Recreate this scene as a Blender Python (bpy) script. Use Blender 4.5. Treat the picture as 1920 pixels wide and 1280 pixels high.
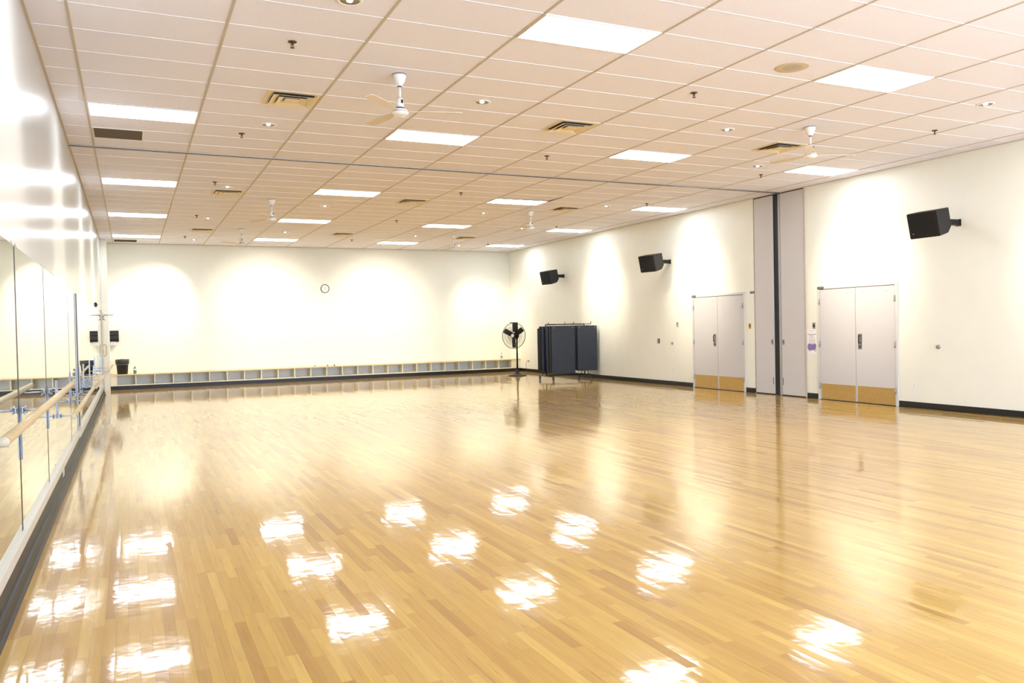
import bpy, bmesh, math, random
from mathutils import Vector, Matrix

# ---------------------------------------------------------------- scene clear
for o in list(bpy.data.objects):
    bpy.data.objects.remove(o, do_unlink=True)
S = bpy.context.scene
C = S.collection
PI = math.pi
random.seed(7)

# ---------------------------------------------------------------- camera
F_PX = 1514.99
YAW, PITCH, ROLL = 0.4405, -0.0185, -0.0211
CAM = Vector((0.396, -6.1224, 1.5536))
fw = Vector((math.sin(YAW)*math.cos(PITCH), math.cos(YAW)*math.cos(PITCH), math.sin(PITCH)))
r0 = Vector((math.cos(YAW), -math.sin(YAW), 0))
u0 = r0.cross(fw)
r1 = r0*math.cos(ROLL) + u0*math.sin(ROLL)
u1 = -r0*math.sin(ROLL) + u0*math.cos(ROLL)
cd = bpy.data.cameras.new('camera')
cam = bpy.data.objects.new('camera', cd)
C.objects.link(cam)
M3 = Matrix((r1, u1, -fw)).transposed()
cam.matrix_world = Matrix.Translation(CAM) @ M3.to_4x4()
cd.sensor_width = 36.0
cd.sensor_fit = 'HORIZONTAL'
cd.lens = F_PX/1920*36.0
cd.clip_start = 0.02
cd.clip_end = 200
S.camera = cam

# ---------------------------------------------------------------- world, exposure
w = bpy.data.worlds.new('world')
S.world = w
w.use_nodes = True
w.node_tree.nodes['Background'].inputs[0].default_value = (0.9, 0.93, 1, 1)
w.node_tree.nodes['Background'].inputs[1].default_value = 0.3
S.view_settings.view_transform = 'Standard'
S.view_settings.look = 'None'
S.view_settings.gamma = 1
S.view_settings.use_curve_mapping = False
S.view_settings.exposure = 1.55
PANEL_LIGHT = 6.4          # radiance of the fluorescent lenses
SPOT_LIGHT = 180.0         # watts of an adjustable downlight
DOWN_LIGHT = 80.0

# daylight through the windows in the wall behind the camera
WIN = (3.0, 11.5, 0.6, 3.3)
ld = bpy.data.lights.new('window_daylight', 'AREA')
ld.shape = 'RECTANGLE'
ld.size = WIN[1]-WIN[0]
ld.size_y = WIN[3]-WIN[2]
ld.energy = 400
ld.color = (0.66, 0.79, 1.0)
lo = bpy.data.objects.new('window_daylight', ld)
C.objects.link(lo)
lo.location = ((WIN[0]+WIN[1])/2, -8.25, (WIN[2]+WIN[3])/2)
lo.rotation_euler = (math.radians(90), 0, 0)

# ---------------------------------------------------------------- room numbers
XL, XR, YB, YF, H = -0.322, 12.634, 20.0, -8.2, 4.212
T, t2 = 1.2192, 0.6096
YBF = 19.17                # front of the cubby bench


def srgb(r, g, b):
    f = lambda c: (c/255/12.92) if c/255 <= 0.04045 else ((c/255+0.055)/1.055)**2.4
    return (f(r), f(g), f(b), 1)


# ---------------------------------------------------------------- materials
def mat(name, col, rough=0.5, metal=0.0, emit=None, coat=0.0, noise=0.0, nscale=8.0, bump=0.0, bscale=60.0, trans=0.0, spec=0.5, cr=0.05):
    m = bpy.data.materials.new(name)
    m.use_nodes = True
    nt = m.node_tree
    b = nt.nodes['Principled BSDF']
    b.inputs['Base Color'].default_value = col
    b.inputs['Roughness'].default_value = rough
    b.inputs['Metallic'].default_value = metal
    b.inputs['Coat Weight'].default_value = coat
    b.inputs['Coat Roughness'].default_value = cr
    b.inputs['Specular IOR Level'].default_value = spec
    b.inputs['Transmission Weight'].default_value = trans
    if emit:
        b.inputs['Emission Color'].default_value = emit[0]
        b.inputs['Emission Strength'].default_value = emit[1]
    tc = nt.nodes.new('ShaderNodeTexCoord')
    if noise > 0:
        n = nt.nodes.new('ShaderNodeTexNoise')
        n.inputs['Scale'].default_value = nscale
        n.inputs['Detail'].default_value = 5
        nt.links.new(tc.outputs['Object'], n.inputs['Vector'])
        mr = nt.nodes.new('ShaderNodeMapRange')
        mr.inputs['From Min'].default_value = 0.3
        mr.inputs['From Max'].default_value = 0.7
        mr.inputs['To Min'].default_value = 1-noise
        mr.inputs['To Max'].default_value = 1+noise
        nt.links.new(n.outputs['Fac'], mr.inputs['Value'])
        mx = nt.nodes.new('ShaderNodeVectorMath')
        mx.operation = 'SCALE'
        mx.inputs[0].default_value = col[:3]
        nt.links.new(mr.outputs[0], mx.inputs['Scale'])
        nt.links.new(mx.outputs[0], b.inputs['Base Color'])
    if bump > 0:
        n2 = nt.nodes.new('ShaderNodeTexNoise')
        n2.inputs['Scale'].default_value = bscale
        n2.inputs['Detail'].default_value = 3
        nt.links.new(tc.outputs['Object'], n2.inputs['Vector'])
        bp = nt.nodes.new('ShaderNodeBump')
        bp.inputs['Strength'].default_value = bump
        bp.inputs['Distance'].default_value = 0.01
        nt.links.new(n2.outputs['Fac'], bp.inputs['Height'])
        nt.links.new(bp.outputs[0], b.inputs['Normal'])
    return m


def floor_material():
    m = bpy.data.materials.new('maple_strip_floor')
    m.use_nodes = True
    nt = m.node_tree
    N = nt.nodes
    L = nt.links.new
    b = N['Principled BSDF']

    def math_(op, a, c=None):
        n = N.new('ShaderNodeMath')
        n.operation = op
        for i, v in enumerate((a, c)):
            if v is None:
                continue
            if isinstance(v, (int, float)):
                n.inputs[i].default_value = v
            else:
                L(v, n.inputs[i])
        return n.outputs[0]
    tc = N.new('ShaderNodeTexCoord')
    sp = N.new('ShaderNodeSeparateXYZ')
    L(tc.outputs['Object'], sp.inputs[0])
    WD = 0.057
    xs = math_('DIVIDE', sp.outputs[0], WD)
    row = math_('FLOOR', xs)
    fx = math_('FRACT', xs)
    wn = N.new('ShaderNodeTexWhiteNoise')
    wn.noise_dimensions = '1D'
    L(row, wn.inputs['W'])
    ln = math_('ADD', math_('MULTIPLY', wn.outputs['Value'], 0.5), 0.55)       # strip length by row
    ys = math_('ADD', math_('DIVIDE', sp.outputs[1], ln), math_('MULTIPLY', wn.outputs['Value'], 37.0))
    idx = math_('FLOOR', ys)
    fy = math_('FRACT', ys)
    cb = N.new('ShaderNodeCombineXYZ')
    L(row, cb.inputs[0])
    L(idx, cb.inputs[1])
    w2 = N.new('ShaderNodeTexWhiteNoise')
    w2.noise_dimensions = '3D'
    L(cb.outputs[0], w2.inputs['Vector'])
    ramp = N.new('ShaderNodeValToRGB')
    e = ramp.color_ramp.elements
    e[0].position = 0.0
    e[0].color = (0.44, 0.222, 0.032, 1)
    e[1].position = 1.0
    e[1].color = (0.68, 0.42, 0.088, 1)
    for p, c in ((0.08, (0.50, 0.262, 0.040, 1)), (0.3, (0.565, 0.318, 0.052, 1)), (0.75, (0.615, 0.36, 0.066, 1))):
        k = e.new(p)
        k.color = c
    L(w2.outputs['Value'], ramp.inputs[0])
    # grain, stretched along the strips
    mp = N.new('ShaderNodeMapping')
    mp.inputs['Scale'].default_value = (34, 2.2, 1)
    L(tc.outputs['Object'], mp.inputs[0])
    va = N.new('ShaderNodeVectorMath')
    va.operation = 'ADD'
    L(mp.outputs[0], va.inputs[0])
    sc = N.new('ShaderNodeVectorMath')
    sc.operation = 'SCALE'
    sc.inputs['Scale'].default_value = 9.0
    L(w2.outputs['Color'], sc.inputs[0])
    L(sc.outputs[0], va.inputs[1])
    g = N.new('ShaderNodeTexNoise')
    g.inputs['Scale'].default_value = 1.0
    g.inputs['Detail'].default_value = 6
    g.inputs['Roughness'].default_value = 0.6
    g.inputs['Distortion'].default_value = 0.6
    L(va.outputs[0], g.inputs['Vector'])
    gr = N.new('ShaderNodeMapRange')
    gr.inputs['From Min'].default_value = 0.25
    gr.inputs['From Max'].default_value = 0.7
    gr.inputs['To Min'].default_value = 0.86
    gr.inputs['To Max'].default_value = 1.06
    L(g.outputs['Fac'], gr.inputs['Value'])
    # rare dark mineral streaks
    st = N.new('ShaderNodeMapRange')
    st.inputs['From Min'].default_value = 0.27
    st.inputs['From Max'].default_value = 0.37
    st.inputs['To Min'].default_value = 0.72
    st.inputs['To Max'].default_value = 1.0
    L(g.outputs['Fac'], st.inputs['Value'])
    # seams
    ex = math_('MINIMUM', fx, math_('SUBTRACT', 1.0, fx))
    ey = math_('MULTIPLY', math_('MINIMUM', fy, math_('SUBTRACT', 1.0, fy)), math_('DIVIDE', ln, WD))
    ed = math_('MINIMUM', ex, ey)
    se = N.new('ShaderNodeMapRange')
    se.inputs['From Min'].default_value = 0.0
    se.inputs['From Max'].default_value = 0.03
    se.inputs['To Min'].default_value = 0.72
    se.inputs['To Max'].default_value = 1.0
    L(ed, se.inputs['Value'])
    tot = math_('MULTIPLY', math_('MULTIPLY', gr.outputs[0], st.outputs[0]), se.outputs[0])
    cs = N.new('ShaderNodeVectorMath')
    cs.operation = 'SCALE'
    L(ramp.outputs[0], cs.inputs[0])
    L(tot, cs.inputs['Scale'])
    L(cs.outputs[0], b.inputs['Base Color'])
    # each strip is cupped and tilted a little, the finish is slightly wavy
    w3 = N.new('ShaderNodeSeparateColor')
    L(w2.outputs['Color'], w3.inputs[0])
    til = math_('MULTIPLY', math_('SUBTRACT', w3.outputs[0], 0.5), math_('MULTIPLY', fx, 2.6))
    cup = math_('MULTIPLY', math_('MULTIPLY', fx, math_('SUBTRACT', 1.0, fx)), 0.5)
    til2 = math_('MULTIPLY', math_('SUBTRACT', w3.outputs[1], 0.5), math_('MULTIPLY', fy, 9.0))
    hh = math_('ADD', math_('ADD', til, cup), til2)
    nz = N.new('ShaderNodeTexNoise')
    nz.inputs['Scale'].default_value = 9.0
    nz.inputs['Detail'].default_value = 2
    mp2 = N.new('ShaderNodeMapping')
    mp2.inputs['Scale'].default_value = (1.0, 1.0, 1)
    L(tc.outputs['Object'], mp2.inputs[0])
    L(mp2.outputs[0], nz.inputs['Vector'])
    hh = math_('ADD', hh, math_('MULTIPLY', nz.outputs['Fac'], 1.5))
    bp = N.new('ShaderNodeBump')
    bp.inputs['Strength'].default_value = 1.0
    bp.inputs['Distance'].default_value = 0.00048
    L(hh, bp.inputs['Height'])
    L(bp.outputs[0], b.inputs['Normal'])
    L(bp.outputs[0], b.inputs['Coat Normal'])
    b.inputs['Roughness'].default_value = 0.42
    b.inputs['Specular IOR Level'].default_value = 0.3
    b.inputs['Coat Weight'].default_value = 1.0
    b.inputs['Coat Roughness'].default_value = 0.07
    b.inputs['Coat IOR'].default_value = 1.43
    return m


M = dict(
    wall=mat('cream_wall_paint', (0.86, 0.85, 0.745, 1), 0.45, noise=0.012, nscale=3, bump=0.05, bscale=300, spec=0.4),
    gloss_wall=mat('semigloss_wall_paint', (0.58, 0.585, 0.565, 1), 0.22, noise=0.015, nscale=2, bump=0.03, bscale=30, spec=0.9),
    tile=mat('ceiling_tile', (0.84, 0.835, 0.94, 1), 0.9, noise=0.025, nscale=60, bump=0.25, bscale=220, spec=0.1),
    tee_tan=mat('tan_ceiling_tee', srgb(196, 184, 168), 0.6),
    tee_white=mat('white_ceiling_tee', (0.86, 0.865, 0.90, 1), 0.5),
    tee_gap=mat('tile_reveal', srgb(170, 168, 165), 0.9),
    floor=floor_material(),
    rubber=mat('black_rubber_base', srgb(16, 16, 19), 0.45, noise=0.1, nscale=5),
    dark=mat('gap_shade_black', srgb(14, 14, 15), 0.8),  # shade of the door gaps and track slot, put into the colour
    door=mat('grey_door_paint', srgb(206, 203, 202), 0.45, noise=0.015, nscale=30),
    frame=mat('grey_frame_paint', srgb(212, 210, 204), 0.4, noise=0.01),
    brass=mat('brushed_brass', srgb(192, 160, 98), 0.42, metal=0.55, noise=0.06, nscale=25),
    steel=mat('brushed_steel', srgb(150, 150, 152), 0.35, metal=0.8, noise=0.04),
    zinc=mat('zinc_plated_steel', srgb(188, 202, 226), 0.3, metal=0.6, noise=0.05, nscale=20),
    alu=mat('anodised_aluminium', srgb(176, 176, 180), 0.4, metal=0.5, noise=0.03),
    chan=mat('pale_mirror_channel', srgb(214, 210, 200), 0.35, metal=0.2, noise=0.03),
    mirror=mat('silvered_mirror', (0.86, 0.90, 0.835, 1), 0.0, metal=1.0),
    medge=mat('mirror_edge_strip', srgb(12, 14, 13), 0.4, noise=0.1),
    barre=mat('pale_maple_barre', srgb(200, 174, 130), 0.4, noise=0.07, nscale=12, coat=0.2),
    barre_end=mat('barre_end_grain', srgb(205, 195, 175), 0.6, noise=0.1, nscale=60),
    maple=mat('maple_veneer', srgb(228, 208, 164), 0.42, noise=0.05, nscale=7),
    cream=mat('cream_laminate', srgb(240, 234, 212), 0.45, noise=0.01),
    greylam=mat('grey_laminate', srgb(240, 243, 246), 0.5, noise=0.015),
    blackplastic=mat('black_plastic', srgb(13, 13, 14), 0.5, noise=0.08, nscale=30),
    grille=mat('black_grille_cloth', srgb(9, 9, 9), 0.8, noise=0.15, nscale=120),
    softblack=mat('charcoal_metal', srgb(22, 21, 20), 0.4, metal=0.3),
    blade=mat('black_fan_blade', srgb(22, 21, 18), 0.5),
    white=mat('white_enamel', srgb(238, 238, 236), 0.3, noise=0.01),
    offwhite=mat('offwhite_plastic', srgb(236, 234, 228), 0.4),
    tanblade=mat('beige_fan_blade', srgb(222, 212, 198), 0.5, noise=0.02),
    vent=mat('vent_enamel', srgb(232, 216, 182), 0.45, noise=0.03),
    shadegrey=mat('recess_shade_grey', srgb(84, 84, 84), 0.8),  # shade inside vents and at the loose panel, put into the colour
    brown=mat('return_grille', srgb(112, 96, 70), 0.7, noise=0.04, nscale=40),
    bronze=mat('bronze_sprinkler', srgb(92, 70, 52), 0.4, metal=0.5),
    chrome=mat('chrome', srgb(200, 202, 205), 0.18, metal=1.0),
    cone=mat('reflector', srgb(150, 148, 142), 0.3, metal=0.8),
    lens=mat('light_lens', (0.9, 0.9, 0.9, 1), 0.5, emit=((0.82, 0.90, 1.0, 1), PANEL_LIGHT)),
    bulb=mat('lamp_face', (0.9, 0.9, 0.9, 1), 0.5, emit=((1.0, 0.95, 0.88, 1), 3.0)),
    spk=mat('tan_speaker_grille', srgb(206, 190, 162), 0.6),
    spkin=mat('grey_speaker_mesh', srgb(182, 174, 162), 0.7, noise=0.1, nscale=80),
    mat_slate=mat('slate_mat_vinyl', srgb(42, 50, 63), 0.5, noise=0.08, nscale=14, bump=0.25, bscale=50),
    mat_black=mat('black_mat_vinyl', srgb(20, 20, 22), 0.5, noise=0.08, nscale=14),
    mat_blue=mat('blue_mat_vinyl', srgb(26, 36, 74), 0.5, noise=0.06, nscale=14),
    caster=mat('grey_caster', srgb(62, 70, 84), 0.4),
    liner=mat('bin_liner', srgb(52, 52, 52), 0.35, bump=0.6, bscale=25, noise=0.15, nscale=18),
    bottle_g=mat('green_bottle', srgb(110, 135, 112), 0.25, noise=0.05),
    bottle_c=mat('clear_bottle', srgb(205, 210, 208), 0.15, noise=0.02),
    label_w=mat('white_label', srgb(240, 240, 238), 0.5),
    capred=mat('bottle_cap', srgb(130, 70, 60), 0.4),
    paper=mat('paper', srgb(248, 247, 250), 0.6),
    ink=mat('print_ink', srgb(38, 36, 42), 0.6),
    inkgrey=mat('grey_print', srgb(130, 128, 140), 0.6),
    purple=mat('purple_print', srgb(138, 116, 176), 0.6, noise=0.25, nscale=30),
    clockface=mat('clock_face', srgb(246, 246, 244), 0.4),
    signink=mat('sign_lettering', srgb(190, 188, 180), 0.5),
    cord=mat('grey_cord', srgb(70, 66, 60), 0.5),
)


# ---------------------------------------------------------------- mesh helpers
class MB:
    def __init__(self):
        self.bm = bmesh.new()
        self.slots = []
        self.cur = 0

    def use(self, m):
        if m not in self.slots:
            self.slots.append(m)
        self.cur = self.slots.index(m)
        return self

    def _face(self, vs, smooth=False):
        try:
            f = self.bm.faces.new(vs)
            f.material_index = self.cur
            f.smooth = smooth
            return f
        except ValueError:
            return None

    def box(self, x0, x1, y0, y1, z0, z1, bev=0.0, mx=None):
        if bev > 0:
            tb = bmesh.new()
            vs = [tb.verts.new(p) for p in ((x0, y0, z0), (x1, y0, z0), (x1, y1, z0), (x0, y1, z0), (x0, y0, z1), (x1, y0, z1), (x1, y1, z1), (x0, y1, z1))]
            for q in ((0, 3, 2, 1), (4, 5, 6, 7), (0, 1, 5, 4), (1, 2, 6, 5), (2, 3, 7, 6), (3, 0, 4, 7)):
                tb.faces.new([vs[i] for i in q])
            bmesh.ops.bevel(tb, geom=tb.edges[:], offset=bev, segments=2, affect='EDGES', profile=0.6)
            mp = {}
            for v in tb.verts:
                p = v.co if mx is None else mx @ v.co
                mp[v] = self.bm.verts.new(p)
            for f in tb.faces:
                self._face([mp[v] for v in f.verts])
            tb.free()
            return self
        ps = ((x0, y0, z0), (x1, y0, z0), (x1, y1, z0), (x0, y1, z0), (x0, y0, z1), (x1, y0, z1), (x1, y1, z1), (x0, y1, z1))
        vs = [self.bm.verts.new(p if mx is None else mx @ Vector(p)) for p in ps]
        for q in ((0, 3, 2, 1), (4, 5, 6, 7), (0, 1, 5, 4), (1, 2, 6, 5), (2, 3, 7, 6), (3, 0, 4, 7)):
            self._face([vs[i] for i in q])
        return self

    def lathe(self, prof, n=24, mx=None, cap0=True, cap1=True, smooth=True):
        """profile [(r, z)] turned about z"""
        rings = []
        for r, z in prof:
            ring = []
            for i in range(n):
                a = 2*PI*i/n
                p = Vector((r*math.cos(a), r*math.sin(a), z))
                ring.append(self.bm.verts.new(p if mx is None else mx @ p))
            rings.append(ring)
        for a, b in zip(rings, rings[1:]):
            for i in range(n):
                self._face([a[i], a[(i+1) % n], b[(i+1) % n], b[i]], smooth)
        if cap0:
            self._face(rings[0][::-1])
        if cap1:
            self._face(rings[-1])
        return self

    def cyl(self, p, q, r, n=14, r2=None, smooth=True):
        p, q = Vector(p), Vector(q)
        d = q-p
        mx = Matrix.Translation(p) @ d.to_track_quat('Z', 'Y').to_matrix().to_4x4()
        return self.lathe([(r, 0), (r if r2 is None else r2, d.length)], n, mx, smooth=smooth)

    def tube(self, pts, r, n=8, closed=False):
        pts = [Vector(p) for p in pts]
        k = len(pts)
        rings = []
        up = None
        for i, p in enumerate(pts):
            a = pts[(i-1) % k] if (i > 0 or closed) else p
            b = pts[(i+1) % k] if (i < k-1 or closed) else p
            d = (b-a).normalized()
            if up is None:
                up = Vector((0, 0, 1)) if abs(d.z) < 0.9 else Vector((1, 0, 0))
            s = d.cross(up)
            if s.length < 1e-4:
                s = d.orthogonal()
            s.normalize()
            u = s.cross(d).normalized()
            up = u
            rings.append([self.bm.verts.new(p+(s*math.cos(2*PI*j/n)+u*math.sin(2*PI*j/n))*r) for j in range(n)])
        rng = range(k) if closed else range(k-1)
        for i in rng:
            a, b = rings[i], rings[(i+1) % k]
            for j in range(n):
                self._face([a[j], a[(j+1) % n], b[(j+1) % n], b[j]], True)
        if not closed:
            self._face(rings[0][::-1])
            self._face(rings[-1])
        return self

    def prism(self, poly, z0, z1, mx=None):
        """polygon [(x, y)] extruded along z"""
        a = [self.bm.verts.new((mx @ Vector((x, y, z0))) if mx else (x, y, z0)) for x, y in poly]
        b = [self.bm.verts.new((mx @ Vector((x, y, z1))) if mx else (x, y, z1)) for x, y in poly]
        n = len(poly)
        for i in range(n):
            self._face([a[i], a[(i+1) % n], b[(i+1) % n], b[i]])
        self._face(a[::-1])
        self._face(b)
        return self

    def grid_quads(self, rects, z, flip=True):
        for x0, x1, y0, y1 in rects:
            vs = [self.bm.verts.new(p) for p in ((x0, y0, z), (x0, y1, z), (x1, y1, z), (x1, y0, z))]
            self._face(vs if flip else vs[::-1])
        return self

    def build(self, name, m, parent=None, recalc=True):
        if recalc:
            bmesh.ops.recalc_face_normals(self.bm, faces=self.bm.faces[:])
        me = bpy.data.meshes.new(name)
        self.bm.to_mesh(me)
        self.bm.free()
        if self.slots:
            for s in self.slots:
                me.materials.append(s)
        else:
            me.materials.append(m)
        o = bpy.data.objects.new(name, me)
        C.objects.link(o)
        if parent is not None:
            o.parent = parent
        return o


def tag(o, label=None, cat=None, group=None, kind=None):
    if label:
        o['label'] = label
    if cat:
        o['category'] = cat
    if group:
        o['group'] = group
    if kind:
        o['kind'] = kind
    return o


def thing(name, label, cat, loc, rotz=0.0, group=None):
    o = bpy.data.objects.new(name, None)
    o.empty_display_size = 0.1
    C.objects.link(o)
    o.location = loc
    o.rotation_euler = (0, 0, rotz)
    return tag(o, label, cat, group)


def copy_tree(o, parent=None):
    c = o.copy()
    C.objects.link(c)
    if parent is not None:
        c.parent = parent
    for ch in [x for x in bpy.data.objects if x.parent == o]:
        copy_tree(ch, c)
    return c


def dup(proto, loc, rotz, label, group=None, first=None):
    c = copy_tree(proto)
    c.location = loc
    c.rotation_euler = (0, 0, rotz)
    c['label'] = label
    if group:
        c['group'] = group
    return c


def text_mesh(name, body, size, mx, m, parent=None, ext=0.0006, align='CENTER'):
    cu = bpy.data.curves.new(name, 'FONT')
    cu.body = body
    cu.size = size
    cu.align_x = align
    cu.align_y = 'CENTER'
    cu.extrude = ext
    to = bpy.data.objects.new(name, cu)
    C.objects.link(to)
    dg = bpy.context.evaluated_depsgraph_get()
    me = bpy.data.meshes.new_from_object(to.evaluated_get(dg))
    bpy.data.objects.remove(to, do_unlink=True)
    me.materials.clear()
    me.materials.append(m)
    me.transform(mx)
    o = bpy.data.objects.new(name, me)
    C.objects.link(o)
    if parent is not None:
        o.parent = parent
    return o


# wall-facing frames: local x to the viewer's right, local y up, local z out of the wall
def face_right(y, z, off=0.0):
    return Matrix.Translation((XR-off, y, z)) @ Matrix(((0, 0, -1), (-1, 0, 0), (0, 1, 0))).to_4x4()


# ================================================================ THE ROOM
def struct(name, mb, m, parent=None):
    o = mb.build(name, m, parent)
    if parent is None:
        o['kind'] = 'structure'
    return o


struct('floor', MB().box(XL-0.2, XR+0.8, YF-0.2, YB+0.2, -0.12, 0), M['floor'])

# ceiling slab and its grid
ceil = struct('ceiling', MB().box(XL-0.2, XR+0.8, YF-0.2, YB+0.2, H, H+0.15), M['tile'])
g = MB()
for i in range(0, 11):
    x = i*T
    g.box(x-0.011, x+0.011, YF, YB, H-0.006, H+0.001)
g.box(XL, XL+0.022, YF, YB, H-0.008, H+0.001)
g.box(XR-0.022, XR, YF, YB, H-0.008, H+0.001)
g.build('main_tee', M['tee_tan'], ceil)
g = MB()
for k in range(-13, 33):
    y = k*t2
    if abs(k-11) < 0.5:
        continue
    g.use(M['tee_white']).box(XL, XR, y-0.0032, y+0.0032, H-0.004, H+0.001)
    g.use(M['tee_gap']).box(XL, XR, y+0.0032, y+0.008, H-0.0015, H+0.001)
g.box(XL, XR, YB-0.022, YB, H-0.008, H+0.001)
g.build('cross_tee', None, ceil)

# walls
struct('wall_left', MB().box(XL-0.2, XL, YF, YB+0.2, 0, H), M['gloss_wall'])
struct('wall_back', MB().box(XL-0.2, XR+0.2, YB, YB+0.2, 0, H), M['wall'])
f = MB()
f.box(XL-0.2, WIN[0], YF-0.2, YF, 0, H)
f.box(WIN[1], XR+0.2, YF-0.2, YF, 0, H)
f.box(WIN[0], WIN[1], YF-0.2, YF, 0, WIN[2])
f.box(WIN[0], WIN[1], YF-0.2, YF, WIN[3], H)
struct('wall_front', f, M['wall'])
f = MB()
for k in range(6):
    x = WIN[0]+(WIN[1]-WIN[0]-0.05)*k/5
    f.box(x, x+0.05, YF-0.04, YF, WIN[2], WIN[3])
f.box(WIN[0], WIN[1], YF-0.04, YF, WIN[2], WIN[2]+0.05)
f.box(WIN[0], WIN[1], YF-0.04, YF, WIN[3]-0.05, WIN[3])
struct('window_1', f, M['alu'])
PK0, PK1 = 5.985, 7.47            # opening of the partition pocket
wr = MB()
wr.box(XR, XR+0.2, YF, PK0, 0, H)
wr.box(XR, XR+0.2, PK1, YB+0.2, 0, H)
wr.box(XR+0.6, XR+0.7, PK0-0.2, PK1+0.2, 0, H)
wr.box(XR+0.2, XR+0.6, PK0-0.2, PK0, 0, H)
wr.box(XR+0.2, XR+0.6, PK1, PK1+0.2, 0, H)
struct('wall_right', wr, M['wall'])
# pilaster in the back left corner
struct('trim_1', MB().box(XL, -0.155, 19.05, YB, 0, H, bev=0.004), M['wall'])

# base boards
D2a, D2b = 3.85, 5.685
D1a, D1b = 7.765, 9.60
b = MB()
for y0, y1 in ((YF, D2a), (D2b, PK0-0.0), (PK1, D1a), (D1b, YBF)):
    b.box(XR-0.012, XR, y0, y1, 0.0, 0.105)
    b.box(XR-0.022, XR-0.012, y0, y1, 0.0, 0.012)
struct('baseboard_right', b, M['rubber'])
b = MB()
b.prism([(XL, 0), (-0.222, 0), (-0.226, 0.012), (-0.238, 0.02), (-0.244, 0.085), (-0.262, 0.09), (-0.268, 0.19), (XL, 0.19)], YF, 17.3, Matrix(((1, 0, 0, 0), (0, 0, 1, 0), (0, 1, 0, 0), (0, 0, 0, 1))))
struct('baseboard_left', b, M['rubber'])
b = MB()
b.box(XL, -0.262, YF, 6.32, 0.19, 0.262, bev=0.003)
b.box(XL, -0.258, 6.32, 17.3, 0.17, 0.262, bev=0.003)
b.box(-0.262, -0.256, 3.17, 3.20, 0.13, 0.27)
b.box(-0.262, -0.256, 3.27, 3.31, 0.13, 0.25)
struct('trim_2', b, M['chan'])
# partition track in the ceiling
tr = MB()
tr.use(M['alu']).box(XL, XR, 6.64, 6.672, H-0.012, H)
tr.box(XL, XR, 6.722, 6.76, H-0.012, H)
tr.use(M['dark']).box(XL, XR, 6.672, 6.722, H-0.0105, H)  # near-flush black strip paints the shade inside the slot
tg = tr.build('partition_track', None)
tag(tg, 'long metal partition track with dark slot crossing the whole ceiling', 'track')

# ================================================================ DOORS
FRM = 0.05


def double_door(name, y0, y1, pull_left):
    root = thing(name, None, None, (XR, y0, 0))
    root['kind'] = 'structure'
    del_keys = [k for k in ('label', 'category') if k in root]
    for k in del_keys:
        del root[k]
    # local: y runs away from the camera, x negative is into the room
    W = y1-y0
    HT = 2.205
    f = MB()
    f.box(-0.03, 0, 0, FRM, 0, HT, bev=0.003)
    f.box(-0.03, 0, W-FRM, W, 0, HT, bev=0.003)
    f.box(-0.03, 0, FRM-0.002, W-FRM+0.002, HT-FRM, HT, bev=0.003)
    f.build('door_frame', M['frame'], root)
    mid = W/2
    MB().box(-0.028, 0, FRM, W-FRM, 0.0, 0.008).build('threshold', M['softblack'], root)
    MB().box(-0.004, -0.001, FRM, W-FRM, 0.008, HT-FRM).build('gap_shade_sheet', M['dark'], root)  # dark sheet added behind the leaves to paint shade in the gaps
    for far in (0, 1):
        a, b_ = ((FRM+0.007, mid-0.004), (mid+0.004, W-FRM-0.007))[far]
        lf = MB().box(-0.022, 0, a, b_, 0.012, HT-FRM-0.010, bev=0.002).build('door_leaf', M['door'], root)
        MB().box(-0.0245, -0.0215, a+0.012, b_-0.028 if far else b_-0.028, 0.016, 0.315, bev=0.001).build('kick_plate', M['brass'], lf)
        hy = (a-0.004) if far == 0 else (b_+0.004)
        for hz in (0.27, 1.09, 1.91):
            h = MB()
            h.cyl((-0.037, hy, hz-0.055), (-0.037, hy, hz+0.055), 0.009, 10)
            h.box(-0.031, -0.024, hy-0.022, hy+0.022, hz-0.055, hz+0.055)
            h.build('hinge', M['alu'], lf)
        for q in (0.1, 0.42):
            yy = (a+b_)/2+(q-0.26)*1.6
            MB().cyl((-0.026, yy, 2.05), (-0.021, yy, 2.05), 0.008, 8).build('bolt_cap', M['steel'], lf)
        if bool(far) == pull_left:
            yh = (mid+0.10) if far else (mid-0.10)
            pl = MB().box(-0.026, -0.0215, yh-0.045, yh+0.045, 0.995, 1.285, bev=0.002).build('pull_plate', M['steel'], lf)
            k = MB()
            k.tube([(-0.026, yh, 1.25), (-0.055, yh, 1.25), (-0.062, yh, 1.235), (-0.062, yh, 1.13), (-0.055, yh, 1.115), (-0.026, yh, 1.115)], 0.009, 8)
            k.cyl((-0.026, yh, 1.045), (-0.034, yh, 1.045), 0.017, 12)
            k.build('pull_handle', M['softblack'], lf)
    return root


double_door('door_1', D1a, D1b, True)
double_door('door_2', D2a, D2b, False)
# swap: in the photo the left-hand leaf of the far door and the right-hand leaf of the near door carry the pull

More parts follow.
